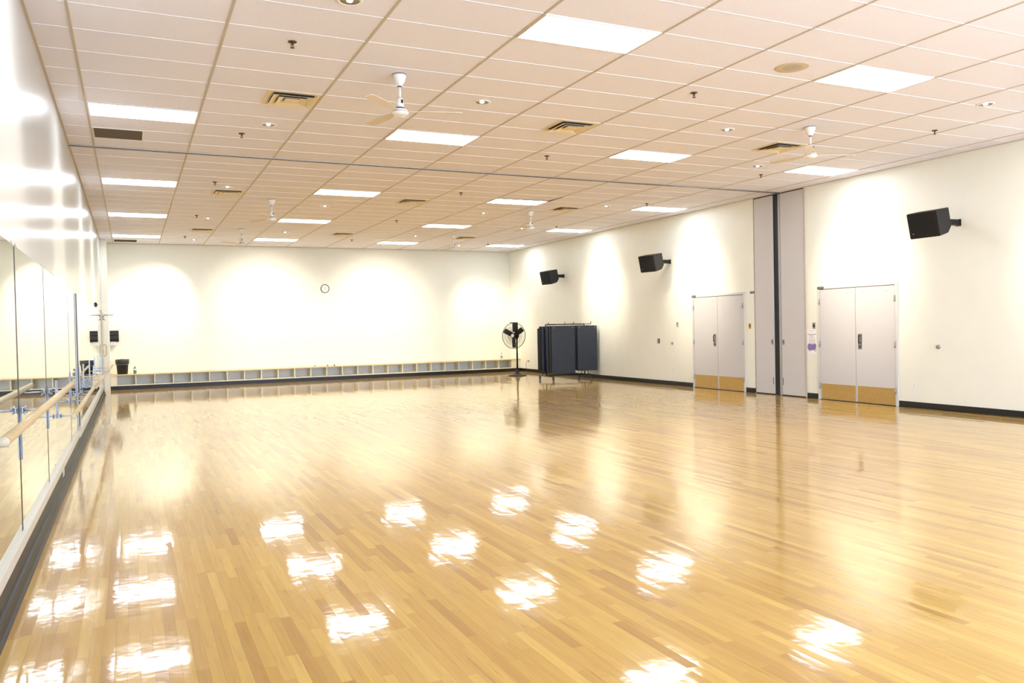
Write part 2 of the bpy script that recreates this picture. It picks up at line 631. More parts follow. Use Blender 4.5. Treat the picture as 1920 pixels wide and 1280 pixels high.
# ================================================================ PARTITION POCKET
pr = thing('partition_pocket', 'tall folding partition pocket with two grey leaves and a black gap between the double doors', 'partition', (XR, 6.7, 0))
PT = 4.185
for nm, y0, y1, far in (('pocket_leaf', 6.905-6.7, PK1-0.012-6.7, 1), ('pocket_leaf', 6.025-6.7, 6.675-6.7, 0)):
    lf = MB().box(-0.004, 0.035, y0, y1, 0.022, PT, bev=0.002).build(nm, M['door'], pr)
    ye = y0+0.045 if far else y1-0.045
    a = MB().box(-0.008, -0.003, ye-0.03, ye+0.03, 1.06, 1.165, bev=0.001)
    a.use(M['steel'])
    a.build('latch_plate', M['steel'], lf)
    MB().cyl((-0.012, ye, 1.12), (-0.007, ye, 1.12), 0.012, 10).build('lock_cylinder', M['softblack'], lf)
    MB().box(-0.007, -0.003, ye-0.006+(-0.02 if far else 0.02), ye+0.006+(-0.02 if far else 0.02), 0.22, 0.37).build('pull_slot', M['softblack'], lf)
MB().box(0.01, 0.06, -0.70, 0.77, 0.004, 0.02).build('sill', M['softblack'], pr)
MB().box(0.0, 0.05, -0.715, 0.77, PT+0.006, H-0.002).build('head_seal', M['softblack'], pr)
MB().box(0.02, 0.10, 0.06, 0.203, 0.005, PT+0.004, bev=0.004).build('rubber_post', M['rubber'], pr)
MB().box(0.004, 0.09, -0.01, 0.052, 0.005, PT+0.004, bev=0.003).build('lead_rail', M['alu'], pr)
MB().box(0.012, 0.10, -0.024, -0.012, 0.005, PT+0.004).build('bulb_seal', M['rubber'], pr)
MB().box(0.03, 0.05, 0.0, 0.04, 1.05, 1.17).build('rail_latch', M['softblack'], pr)
tm = MB()
tm.box(-0.02, 0.03, -0.715, -0.68, 0.0, H-0.001, bev=0.003)
tm.box(-0.004, 0.0, PK1-6.712, PK1-6.70, 0.0, H-0.001)
tm.build('edge_trim', M['tee_tan'], pr)
MB().box(-0.004, 0.03, 0.7575, 0.7685, 0.02, PT+0.01).build('side_seal', M['softblack'], pr)

# ================================================================ CEILING LIGHTS
def make_troffer():
    root = thing('ceiling_light', 'x', 'ceiling light', (0, 0, H))
    f = MB()
    e = 0.016
    for x0, x1, y0, y1 in ((0.012, T-0.012, 0.008, 0.008+e), (0.012, T-0.012, t2-0.008-e, t2-0.008), (0.012, 0.012+e, 0.008+e, t2-0.008-e), (T-0.012-e, T-0.012, 0.008+e, t2-0.008-e)):
        f.box(x0, x1, y0, y1, -0.010, -0.0005)
    f.build('light_frame', M['white'], root)
    MB().box(0.028, T-0.028, 0.024, t2-0.024, -0.007, -0.001).build('light_lens', M['lens'], root)
    return root


ROWS = [(0, 'row nearest the camera'), (7, 'row just before the partition track'), (15, 'first row beyond the partition track'), (22, 'second row beyond the partition track'), (29, 'row nearest the back wall')]
COLS = [(0, 'by the left wall'), (3, 'second from the left wall'), (6, 'second from the right wall'), (9, 'by the right wall')]
proto = make_troffer()
used = False
for r, rn in ROWS:
    for c, cn in COLS:
        lab = 'rectangular ceiling light panel, %s, column %s' % (rn, cn)
        o = proto if not used else copy_tree(proto)
        used = True
        o.location = (c*T, r*t2, H)
        o['label'] = lab
        o['group'] = 'rectangular panel lights in the ceiling'
        if r == 15 and c == 6:
            # gap shadow along the near edge of one panel, painted as dark strips
            MB().box(0.02, T+0.03, -0.012, 0.02, -0.011, -0.002).build('gap_shade_strip', M['shadegrey'], o)
            k = MB()
            k.prism([(T-0.03, -0.01), (T+0.03, -0.01), (T+0.035, -0.55), (T+0.028, -0.55)], -0.008, -0.001)
            k.build('gap_shade_sliver', M['shadegrey'], o)  # dark sliver painted for the shadow at the displaced tile


# adjustable downlights
def make_can():
    root = thing('recessed_downlight', 'x', 'downlight', (0, 0, H))
    MB().lathe([(0.078, -0.001), (0.102, -0.001), (0.104, -0.006), (0.098, -0.010), (0.082, -0.010), (0.078, -0.006)], 28, cap0=False, cap1=False).build('trim_ring', M['white'], root)
    MB().lathe([(0.081, -0.008), (0.055, -0.003), (0.03, -0.002)], 24, cap0=False).build('reflector', M['cone'], root)
    MB().lathe([(0.026, -0.004), (0.024, -0.012), (0.012, -0.016)], 16).build('lamp', M['bulb'], root)
    return root


def add_spot(parent, loc, target, power, size, blend=0.9, col=(1.0, 0.90, 0.72)):
    ld = bpy.data.lights.new('downlight_beam', 'SPOT')
    ld.energy = power
    ld.color = col
    ld.spot_size = size
    ld.spot_blend = blend
    ld.shadow_soft_size = 0.04
    lo = bpy.data.objects.new('downlight_beam', ld)
    C.objects.link(lo)
    lo.parent = parent
    d = Vector(target)-Vector(loc)
    lo.location = (0, 0, -0.045)
    lo.rotation_euler = d.to_track_quat('-Z', 'Y').to_euler()


wl, wr_, zt = XL, XR, 2.35
CANS = [
    (2.065, 0.35, 'L', 'at the top edge of the photo near the left wall'),
    (2.065, 4.61, 'L', 'left of the nearest ceiling fan, before the partition track'),
    (2.065, 9.45, 'L', 'beside the square vent beyond the track, near the left wall'),
    (2.08, 13.8, 'L', 'second beyond the track in the row along the left wall'),
    (2.09, 18.5, 'BL', 'closest to the back left corner of the ceiling'),
    (4.22, 2.68, 'D', 'right of the nearest white ceiling fan'),
    (4.22, 11.22, 'D', 'right of the fan beyond the track, third panel light column'),
    (4.21, 16.08, 'B', 'right of the farthest left ceiling fan'),
    (7.92, 2.73, 'D', 'left of the right-hand near ceiling fan, by its vent'),
    (7.90, 11.2, 'D', 'left of the right-hand fan beyond the track'),
    (7.86, 16.06, 'B', 'left of the farthest right ceiling fan'),
    (10.15, 0.52, 'R', 'near the right edge of the photo'),
    (10.18, 4.62, 'R', 'left of the right-hand panel light before the track'),
    (10.12, 9.40, 'R', 'first beyond the track in the row along the right wall'),
    (10.08, 13.64, 'R', 'second beyond the track in the row along the right wall'),
    (10.08, 18.3, 'BR', 'closest to the back right corner of the ceiling'),
]
cp = make_can()
for i, (x, y, k, d) in enumerate(CANS):
    o = cp if i == 0 else copy_tree(cp)
    o.location = (x, y, H)
    o['label'] = 'small round recessed ceiling downlight, ' + d
    o['group'] = 'round recessed downlights'
for i, (x, y, k, d) in enumerate(CANS):
    o = [q for q in bpy.data.objects if q.get('label') == 'small round recessed ceiling downlight, ' + d][0]
    L0 = (x, y, H-0.045)
    if k == 'L':
        add_spot(o, L0, (XL, y, 2.7), SPOT_LIGHT*0.55, math.radians(46), 0.8)
    elif k == 'R':
        add_spot(o, L0, (XR, y, 2.45), SPOT_LIGHT, math.radians(54), 1.0)
    elif k == 'B':
        add_spot(o, L0, (x, YB, 1.8), SPOT_LIGHT*1.35, math.radians(66), 1.0)
    elif k == 'BL':
        add_spot(o, L0, (0.75, YB, 1.9), SPOT_LIGHT, math.radians(72), 1.0)
    elif k == 'BR':
        add_spot(o, L0, (11.6, 19.4, 1.9), SPOT_LIGHT*0.9, math.radians(70), 1.0)
    else:
        add_spot(o, L0, (x, y, 0), DOWN_LIGHT, math.radians(80))


# square supply diffusers
def make_vent():
    root = thing('ceiling_vent', 'x', 'ceiling vent', (0, 0, H))
    hw = 0.292

    def ring(mb, a, za, b_, zb, th=0.003):
        """sloping square ring from half size a at za to half size b at zb"""
        v = []
        for s, z in ((a, za), (b_, zb), (b_, zb+th), (a, za+th)):
            v.append([mb.bm.verts.new((sx*s, sy*s, z)) for sx, sy in ((-1, -1), (1, -1), (1, 1), (-1, 1))])
        for q in range(4):
            A, B = v[q], v[(q+1) % 4]
            for j in range(4):
                mb._face([A[j], A[(j+1) % 4], B[(j+1) % 4], B[j]])
    f = MB()
    ring(f, 0.245, -0.006, hw, -0.006, 0.0055)
    ring(f, 0.225, -0.002, 0.248, -0.008, 0.001)
    f.build('vent_frame', M['vent'], root)
    MB().box(-0.24, 0.24, -0.24, 0.24, -0.0025, -0.0005).build('duct_shade_plate', M['shadegrey'], root)  # flat dark plate painting the shade up inside the duct
    for a, b_ in ((0.155, 0.232), (0.085, 0.160)):
        l = MB()
        ring(l, a, -0.008, b_, -0.034)
        l.build('louvre', M['vent'], root)
    l = MB()
    l.box(-0.082, 0.082, -0.082, 0.082, -0.026, -0.022)
    ring(l, 0.05, -0.006, 0.08, -0.026)
    l.build('centre_plate', M['vent'], root)
    return root


VENTS = [(2.13, 3.35, 'nearest square ceiling vent, left of the nearest white fan'),
         (5.79, 3.35, 'square ceiling vent in the middle of the ceiling before the partition track'),
         (9.45, 3.35, 'square ceiling vent beside the right-hand near ceiling fan'),
         (2.13, 10.06, 'square ceiling vent beyond the track nearest the left wall'),
         (5.79, 10.06, 'square ceiling vent beyond the track in the middle of the ceiling'),
         (9.45, 10.06, 'square ceiling vent beyond the track, right of the askew panel light'),
         (2.13, 16.16, 'small distant square vent left of the farthest left fan'),
         (5.79, 16.16, 'small distant square vent in the middle before the back wall'),
         (9.45, 16.16, 'small distant square vent beside the farthest right fan')]
vp = make_vent()
for i, (x, y, d) in enumerate(VENTS):
    o = vp if i == 0 else copy_tree(vp)
    o.location = (x, y, H)
    o['label'] = d
    o['group'] = 'square ceiling vents'

# return grilles
for i, (x, y, d) in enumerate(((0.02, 5.50, 'brown slotted return air grille in the ceiling just before the track, left side'),
                               (0.03, 18.93, 'brown slotted return air grille in the ceiling at the back left corner'))):
    if i == 0:
        rp = thing('return_air_grille', d, 'ceiling vent', (x, y, H), group='brown return air grilles')
        MB().box(0.012, 0.585, 0.015, 0.585, -0.003, -0.0005).build('grille_core', M['brown'], rp)
        f = MB()
        f.box(0, 0.6, 0, 0.014, -0.008, -0.0005)
        f.box(0, 0.6, 0.586, 0.6, -0.008, -0.0005)
        f.box(0, 0.012, 0.014, 0.586, -0.008, -0.0005)
        f.box(0.586, 0.6, 0.014, 0.586, -0.008, -0.0005)
        f.build('grille_frame', M['offwhite'], rp)
        f = MB()
        for k in range(1, 23):
            f.box(0.012, 0.586, 0.014+k*0.0249-0.001, 0.014+k*0.0249+0.001, -0.007, -0.003)
        f.build('grille_slats', M['brown'], rp)
    else:
        o = copy_tree(rp)
        o.location = (x, y, H)
        o['label'] = d

# sprinklers
sx = thing('fire_sprinkler', 'x', 'sprinkler', (0, 0, H))
MB().lathe([(0.040, -0.0005), (0.042, -0.004), (0.034, -0.010), (0.018, -0.014)], 20, cap0=False).build('escutcheon', M['bronze'], sx)
s_ = MB()
s_.cyl((0, 0, -0.012), (0, 0, -0.032), 0.011, 10)
s_.tube([(0.010, 0, -0.030), (0.015, 0, -0.042), (0.004, 0, -0.056)], 0.003, 6)
s_.tube([(-0.010, 0, -0.030), (-0.015, 0, -0.042), (-0.004, 0, -0.056)], 0.003, 6)
s_.cyl((0, 0, -0.030), (0, 0, -0.056), 0.003, 6)
s_.build('sprinkler_head', M['bronze'], sx)
MB().lathe([(0.020, -0.056), (0.022, -0.058), (0.004, -0.060)], 14).build('deflector', M['bronze'], sx)
rowd = ['in the row nearest the camera', 'in the row just before the partition track', 'in the first row beyond the track', 'in the second row beyond the track', 'in the row nearest the back wall']
cold = ['left', 'middle', 'right']
first = True
for ci, xs in enumerate((1.81, 6.36, 10.80)):
    for ri, ys in enumerate(((1.475, 5.22, 9.02, 13.4, 17.75), (1.453, 5.106, 8.74, 13.02, 17.45), (1.72, 5.22, 8.80, 13.0, 17.6))[ci]):
        o = sx if first else copy_tree(sx)
        first = False
        o.location = (xs, ys, H)
        o['label'] = 'small bronze fire sprinkler %s, %s column' % (rowd[ri], cold[ci])
        o['group'] = 'bronze ceiling sprinklers'

# round ceiling speaker
cs = thing('ceiling_speaker', 'round tan speaker grille flush in the ceiling left of the right-hand large panel light', 'ceiling speaker', (6.75, 0.32, H))
MB().lathe([(0.10, -0.004), (0.165, -0.006), (0.175, -0.003), (0.176, -0.0005)], 36, cap0=False, cap1=False).build('speaker_rim', M['spk'], cs)
MB().lathe([(0.102, -0.0045), (0.05, -0.006), (0.002, -0.0065)], 36, cap0=False).build('speaker_mesh', M['spkin'], cs)


# ceiling fans
def make_ceiling_fan():
    root = thing('ceiling_fan', 'x', 'ceiling fan', (0, 0, H))
    k = MB()
    k.use(M['softblack']).lathe([(0.074, -0.001), (0.075, -0.006)], 28)
    k.use(M['white']).lathe([(0.074, -0.006), (0.072, -0.02), (0.055, -0.075), (0.03, -0.115), (0.022, -0.122)], 28)
    k.build('canopy', None, root)
    k = MB()
    k.use(M['softblack']).cyl((0, 0, -0.120), (0, 0, -0.130), 0.021, 16)
    k.use(M['white']).cyl((0, 0, -0.128), (0, 0, -0.245), 0.014, 16)
    k.use(M['softblack']).cyl((0, 0, -0.243), (0, 0, -0.249), 0.018, 16)
    k.build('down_rod', None, root)
    k = MB()
    k.use(M['white']).lathe([(0.030, -0.249), (0.034, -0.255), (0.036, -0.29), (0.046, -0.345)], 24)
    k.use(M['softblack']).lathe([(0.046, -0.346), (0.050, -0.356)], 24)
    k.use(M['softblack']).box(0.012, 0.030, -0.040, -0.030, -0.305, -0.268)
    k.build('motor_cover', None, root)
    k = MB()
    k.use(M['white']).lathe([(0.050, -0.356), (0.075, -0.368), (0.086, -0.382), (0.088, -0.388)], 28)
    k.use(M['steel']).lathe([(0.086, -0.388), (0.086, -0.393)], 28)
    k.use(M['white']).lathe([(0.089, -0.393), (0.088, -0.403), (0.070, -0.420), (0.035, -0.430), (0.01, -0.432)], 28)
    k.build('motor_housing', None, root)
    for q in range(3):
        a = q*2*PI/3
        mx = Matrix.Rotation(a, 4, 'Z') @ Matrix.Translation((0, 0, -0.385)) @ Matrix.Rotation(math.radians(9), 4, 'X')
        bl = MB()
        bl.prism([(0.07, -0.018), (0.16, -0.026), (0.30, -0.058), (0.62, -0.052), (0.65, -0.030), (0.65, 0.035), (0.62, 0.055), (0.30, 0.058), (0.16, 0.026), (0.07, 0.018)], -0.0025, 0.0025, mx)
        bl.build('fan_blade', M['tanblade'], root)
    return root


fp = make_ceiling_fan()
for i, (x, y, a, d) in enumerate(((3.01, 2.05, 12, 'nearest white ceiling fan with thin beige blades, left of centre'),
                                  (8.93, 2.21, 10, 'white ceiling fan near the right wall, before the partition track'),
                                  (3.03, 10.69, 30, 'white ceiling fan beyond the track on the left, beside a panel light'),
                                  (8.85, 10.65, 8, 'white ceiling fan beyond the track on the right'),
                                  (3.04, 15.69, 5, 'farthest white ceiling fan on the left'),
                                  (8.82, 15.53, 14, 'farthest white ceiling fan on the right'))):
    o = fp if i == 0 else copy_tree(fp)
    o.location = (x, y, H)
    o.rotation_euler = (0, 0, math.radians(a-28))
    o['label'] = d
    o['group'] = 'white ceiling fans'


# ================================================================ WALL SPEAKERS
def make_speaker(near, yaw):
    root = thing('wall_speaker', 'x', 'speaker', (XR, 0, 3.09))
    # local x negative into the room; y along the wall
    tilt = Matrix.Translation((-0.70+near, 0, -0.035)) @ Matrix.Rotation(math.radians(yaw), 4, 'Z') @ Matrix.Rotation(math.radians(-13), 4, 'Y')
    prof = [(-0.155, -0.205), (-0.155, 0.205), (0.155, 0.195), (0.155, -0.10), (0.06, -0.19)]
    mx = tilt @ Matrix(((1, 0, 0, 0), (0, 0, 1, 0), (0, 1, 0, 0), (0, 0, 0, 1)))
    cab = MB().prism(prof, -0.262, 0.262, mx)
    bmesh.ops.bevel(cab.bm, geom=cab.bm.edges[:], offset=0.008, segments=2, affect='EDGES')
    cab.build('cabinet', M['blackplastic'], root)
    MB().box(-0.166, -0.154, -0.252, 0.252, -0.195, 0.195, bev=0.005, mx=tilt).build('grille', M['grille'], root)
    MB().box(-0.168, -0.165, 0.17, 0.195, -0.13, -0.115, mx=tilt).build('badge', M['steel'], root)
    a = MB()
    a.box(-0.57+near, -0.004, -0.035, 0.035, -0.046, 0.046, bev=0.004)
    a.box(-0.60+near, -0.53+near, -0.07, 0.07, -0.05, 0.05, bev=0.006)
    a.build('bracket_arm', M['softblack'], root)
    MB().box(-0.008, 0, -0.045, 0.045, -0.056, 0.056, bev=0.002).build('wall_plate', M['softblack'], root)
    return root


for i, (y, d) in enumerate(((2.69, 'nearest black wall speaker, right of the near double doors'),
                            (10.48, 'middle black wall speaker, above and left of the far double doors'),
                            (15.96, 'farthest black wall speaker, above the hanging exercise mats'))):
    o = make_speaker((0.0, 0.14, 0.20)[i], (0, 10, 6)[i])
    o.location = (XR, y, 3.09)
    o['label'] = d
    o['group'] = 'black speakers on the right wall'

# ================================================================ RIGHT WALL SMALL ITEMS
def plaque(y, z, wd, ht, label):
    root = thing('door_number_sign', label, 'sign', (0, 0, 0), group='small black signs by the doors')
    MB().box(-wd/2, wd/2, -ht/2, ht/2, 0.0005, 0.006, bev=0.001, mx=face_right(y, z, 0.031 if 'door' in label.split('above')[0] and 'frame' in label else 0.0)).build('sign_plate', M['rubber'], root)
    k = MB()
    off = 0.031 if 'frame' in label else 0.0
    mxx = face_right(y, z, off)
    x = -wd*0.34
    for q in (0.016, 0.022, 0.014, 0.02, 0.016):
        k.box(x, x+q, -ht*0.16, ht*0.16, 0.0058, 0.0066, mx=mxx)
        x += q+0.006
    k.build('lettering', M['signink'], root)
    return root


plaque(9.52, 2.178, 0.15, 0.045, 'small black sign on the door frame corner of the far double doors')
plaque(7.54, 2.184, 0.13, 0.045, 'small black sign high on the wall between far doors and partition')
plaque(5.59, 2.178, 0.15, 0.045, 'small black sign on the door frame corner of the near double doors')

MX0 = face_right
root = thing('light_switch', 'dark switch plate on wall between far double doors and partition pocket', 'switch', (0, 0, 0))
MB().box(-0.036, 0.036, -0.06, 0.06, 0.0005, 0.006, bev=0.001, mx=MX0(7.63, 1.455)).build('cover_plate', M['brass'], root)
MB().box(-0.010, 0.014, -0.02, 0.03, 0.006, 0.014, mx=MX0(7.63, 1.455)).build('key_switch', M['softblack'], root)
root = thing('light_switch', 'steel switch plate above the purple poster beside near double doors', 'switch', (0, 0, 0))
MB().box(-0.036, 0.036, -0.06, 0.06, 0.0005, 0.006, bev=0.001, mx=MX0(5.80, 1.445)).build('cover_plate', M['steel'], root)
MB().box(-0.014, 0.014, -0.025, 0.02, 0.006, 0.014, mx=MX0(5.80, 1.445)).build('key_switch', M['softblack'], root)

root = thing('wall_jack', 'black and silver socket plate on wall left of far double doors', 'socket', (0, 0, 0))
MB().box(-0.05, 0.05, -0.06, 0.06, 0.0005, 0.006, bev=0.001, mx=MX0(11.02, 1.105)).build('cover_plate', M['blackplastic'], root)
k = MB()
k.box(-0.035, 0.005, 0.012, 0.045, 0.006, 0.010, mx=MX0(11.02, 1.105))
k.box(-0.035, 0.005, -0.045, -0.012, 0.006, 0.010, mx=MX0(11.02, 1.105))
k.build('jack', M['chrome'], root)
root = thing('thermostat', 'narrow grey thermostat on wall left of far double doors', 'thermostat', (0, 0, 0))
MB().box(-0.033, 0.033, -0.055, 0.055, 0.0005, 0.028, bev=0.004, mx=MX0(10.2, 1.52)).build('housing', M['alu'], root)
MB().box(-0.02, 0.02, 0.0, 0.035, 0.028, 0.030, mx=MX0(10.2, 1.52)).build('display', M['inkgrey'], root)


def bumper(y, z, r, label):
    root = thing('door_stop', label, 'door stop', (0, 0, 0), group='round door stops on the right wall')
    MB().lathe([(r, 0.0005), (r, 0.008), (r*0.8, 0.02), (r*0.62, 0.024)], 24, mx=MX0(y, z), cap0=False).build('metal_ring', M['steel'], root)
    MB().lathe([(r*0.6, 0.022), (r*0.5, 0.032), (r*0.2, 0.036)], 20, mx=MX0(y, z)).build('rubber_pad', M['inkgrey'], root)


bumper(10.43, 1.055, 0.03, 'small round metal door stop on wall left of far double doors')
bumper(3.08, 1.062, 0.038, 'round metal door stop on white wall right of near double doors')


def outlet(y, z, label):
    root = thing('power_outlet', label, 'outlet', (0, 0, 0), group='white wall outlets')
    MB().box(-0.036, 0.036, -0.058, 0.058, 0.0005, 0.006, bev=0.001, mx=MX0(y, z)).build('cover_plate', M['white'], root)
    k = MB()
    for s in (-0.024, 0.024):
        k.box(-0.017, 0.017, s-0.015, s+0.015, 0.006, 0.008, mx=MX0(y, z))
    k.build('socket_face', M['offwhite'], root)
    k = MB()
    for s in (-0.024, 0.024):
        k.box(-0.008, -0.005, s-0.006, s+0.006, 0.008, 0.0086, mx=MX0(y, z))
        k.box(0.005, 0.008, s-0.006, s+0.006, 0.008, 0.0086, mx=MX0(y, z))
    k.build('socket_slots', M['ink'], root)


outlet(10.45, 0.375, 'white outlet low on wall left of far double doors')
outlet(3.55, 0.381, 'white outlet low on wall right of near double doors')
outlet(18.5, 0.34, 'white outlet by the pedestal fan cord in the far right corner')

# poster
py, pz = 5.862, 1.125
root = thing('notice_poster', 'white notice with purple artwork taped beside the near double doors', 'poster', (0, 0, 0))
PMX = MX0(py, pz)
MB().box(-0.118, 0.118, -0.24, 0.25, 0.0005, 0.0022, mx=PMX).build('sheet', M['paper'], root)
tr_ = lambda x, y: PMX @ Matrix.Translation((x, y, 0.0028))
text_mesh('heading', 'Moving the Wall\nin Studio 1', 0.031, tr_(0, 0.133), M['ink'], root)
text_mesh('subheading', '(for authorized staff)', 0.017, tr_(0, 0.082), M['ink'], root)
text_mesh('letterhead', 'community recreation', 0.016, tr_(0, 0.222), M['inkgrey'], root)
random.seed(3)
k = MB()
for r in range(9):
    y = 0.045-r*0.020
    x = -0.075
    while x < 0.085:
        q = random.uniform(0.008, 0.024)
        k.box(x, min(x+q, 0.09), y-0.003, y+0.003, 0.0038, 0.0042, mx=PMX)
        x += q+0.005
k.build('small_print', M['inkgrey'], root)
poly = [(-0.112, -0.10), (-0.10, -0.055), (-0.07, -0.03), (-0.02, -0.045), (0.03, -0.05), (0.075, -0.03), (0.112, -0.05), (0.114, -0.11), (0.09, -0.15), (0.04, -0.165), (-0.02, -0.17), (-0.07, -0.18), (-0.10, -0.15)]
MB().prism(poly, 0.0023, 0.0036, PMX).build('artwork', M['purple'], root)
k = MB()
k.lathe([(0.024, 0.0037), (0.024, 0.0043), (0.016, 0.0043), (0.016, 0.0037)], 20, mx=PMX @ Matrix.Translation((0.088, -0.165, 0)), cap0=False, cap1=False)
k.build('round_emblem', M['inkgrey'], root)
k = MB()
k.box(-0.085, -0.01, -0.203, -0.197, 0.0023, 0.003, mx=PMX)
k.build('footer_print', M['inkgrey'], root)

# ================================================================ BACK WALL
ck = thing('wall_clock', 'round white wall clock with dark rim on the back wall', 'clock', (6.086, YB, 2.9))
CMX = Matrix(((1, 0, 0), (0, 0, -1), (0, 1, 0))).to_4x4()       # local z out of the wall (-Y), y up
MB().lathe([(0.128, 0.0005), (0.138, 0.012), (0.138, 0.03), (0.128, 0.034), (0.119, 0.028)], 40, CMX, cap0=False, cap1=False).build('rim', M['softblack'], ck)
MB().lathe([(0.122, 0.001), (0.122, 0.018)], 40, CMX).build('dial', M['clockface'], ck)
for i in range(12):
    a = PI/2-(i+1)*PI/6
    text_mesh('numeral', str(i+1), 0.034, CMX @ Matrix.Translation((0.092*math.cos(a), 0.092*math.sin(a), 0.0195)), M['ink'], ck)
for nm, ang, ln, wd in (('hour_hand', 58, 0.058, 0.010), ('minute_hand', -38, 0.075, 0.006)):
    a = math.radians(ang)
    mx = CMX @ Matrix.Rotation(a, 4, 'Z')
    MB().box(-0.015, ln, -wd/2, wd/2, 0.0205, 0.0225, mx=mx).build(nm, M['softblack'] if nm[0] == 'h' else M['inkgrey'], ck)
MB().lathe([(0.010, 0.02), (0.010, 0.025)], 14, CMX).build('hub', M['softblack'], ck)

# cubby bench
bx0, bx1 = -0.150, XR-0.002
bn = thing('cubby_bench', 'long low maple bench with open cubbies running along the back wall', 'bench', (0, YBF, 0))
D = YB-YBF-0.002
BT = 0.432
MB().box(bx0, bx1, -0.012, D, BT-0.028, BT, bev=0.002).build('bench_top', M['maple'], bn)
MB().box(bx0, bx1, 0.0, D, 0.11, 0.138, bev=0.001).build('bottom_board', M['cream'], bn)
MB().box(bx0, bx1, 0.40, 0.41, 0.138, BT-0.028).build('back_board', M['greylam'], bn)
for k in range(26):
    x = 0.0+0.492*k
    MB().box(x-0.014, x+0.014, 0.004, 0.40, 0.138, BT-0.028, bev=0.001).build('divider', M['cream'], bn)
MB().box(bx0, -0.014, 0.0, 0.02, 0.138, BT-0.028).build('end_filler', M['cream'], bn)
MB().box(12.314, bx1, 0.0, 0.02, 0.138, BT-0.028).build('end_filler', M['cream'], bn)
MB().box(bx0-0.06, bx1, -0.006, 0.02, 0.0, 0.11).build('toe_base', M['rubber'], bn)

# bin on the bench
tb = thing('trash_can', 'black trash can with dark liner standing on the left end of the bench', 'trash can', (0.155, 19.42, BT))
k = MB()
k.lathe([(0.125, 0.0), (0.135, 0.006), (0.158, 0.33), (0.166, 0.335), (0.170, 0.40), (0.174, 0.41), (0.165, 0.41), (0.150, 0.33), (0.13, 0.02)], 28, cap1=True)
k.build('bin_body', M['blackplastic'], tb)
k = MB()
prof = [(0.168, 0.29), (0.176, 0.30), (0.181, 0.36), (0.180, 0.418), (0.165, 0.424), (0.150, 0.38)]
k.lathe(prof, 40, cap0=False, cap1=False)
random.seed(5)
for v in k.bm.verts:
    s = 1+random.uniform(-0.012, 0.022)
    v.co.x *= s
    v.co.y *= s
    v.co.z += random.uniform(-0.006, 0.004)
k.build('bin_liner', M['liner'], tb)
k = MB()
k.lathe([(0.176, 0.270), (0.179, 0.276), (0.176, 0.282)], 32, cap0=False, cap1=False)
k.build('liner_band', M['inkgrey'], tb)

b1 = thing('spray_bottle', 'small green bottle with white band on the bench beside the trash can', 'bottle', (0.475, 19.42, BT))
MB().lathe([(0.038, 0), (0.041, 0.006), (0.041, 0.145), (0.030, 0.165), (0.016, 0.175)], 20).build('bottle_body', M['bottle_g'], b1)
MB().lathe([(0.0415, 0.10), (0.0418, 0.101), (0.0418, 0.145), (0.0415, 0.146)], 20, cap0=False, cap1=False).build('bottle_label', M['label_w'], b1)
MB().lathe([(0.018, 0.172), (0.018, 0.20), (0.012, 0.205)], 14).build('bottle_cap', M['capred'], b1)
b2 = thing('water_bottle', 'clear water bottle on the right end of the bench behind the pedestal fan', 'bottle', (12.02, 19.42, BT))
MB().lathe([(0.033, 0), (0.036, 0.006), (0.036, 0.13), (0.028, 0.16), (0.013, 0.19)], 20).build('bottle_body', M['bottle_c'], b2)
MB().lathe([(0.0365, 0.05), (0.0368, 0.051), (0.0368, 0.10), (0.0365, 0.101)], 20, cap0=False, cap1=False).build('bottle_label', M['inkgrey'], b2)
MB().lathe([(0.015, 0.188), (0.015, 0.215)], 14).build('bottle_cap', M['softblack'], b2)
# small blocks left on the bench
for i, (x, r, lab) in enumerate(((5.60, 0.014, 'tiny dark knob on the bench below the clock, leftmost of the few'), (6.0, 0.02, 'small dark bottle cap on the bench below the clock'), (6.22, 0.022, 'small dark item on the bench below the clock, rightmost of the few'))):
    o = MB().lathe([(r, 0), (r, 0.03), (r*0.6, 0.036)], 14).build('small_cap', M['softblack'])
    o.location = (x, 19.5, BT)
    tag(o, lab, 'cap', 'small things left on the bench')

# towel dispenser
pd = thing('towel_dispenser', 'black paper towel dispenser on the back wall above the trash can', 'dispenser', (-0.05, YB, 1.35))
k = MB()
k.prism([(0, 0.04), (0, 0.33), (-0.16, 0.33), (-0.20, 0.31), (-0.205, 0.25), (-0.215, 0.22), (-0.205, 0.17), (-0.21, 0.08), (-0.19, 0.03), (-0.12, 0.0), (-0.05, 0.04)], -0.13, 0.13, Matrix(((0, 0, 1, 0), (1, 0, 0, 0), (0, 1, 0, 0), (0, 0, 0, 1))))
k.build('dispenser_cover', M['blackplastic'], pd)
MB().box(-0.09, 0.06, -0.14, -0.137, -0.09, 0.02).build('paper_towel', M['paper'], pd)

# ================================================================ LEFT WALL: MIRRORS AND BARRES
MXF = -0.292                    # mirror face
seams = [-8.1, -5.9, -3.9, -1.85, 0.15, 2.10, 3.17, 5.12, 6.335]
seams2 = [7.02, 8.19, 10.25, 12.5, 14.25, 15.95, 17.25]
names = {0.15: 'between the first and second dark seams', 2.10: 'narrow, right of the second dark seam', 3.17: 'right of the thin seam, under the long upper barre end',
         5.12: 'last before the partition jamb', -1.85: 'at the left edge of the photo',
         7.02: 'first beyond the partition jamb', 8.19: 'second beyond the partition jamb', 10.25: 'third beyond the partition jamb', 12.5: 'fourth beyond the partition jamb',
         14.25: 'fifth beyond the partition jamb', 15.95: 'farthest, next to the side door'}


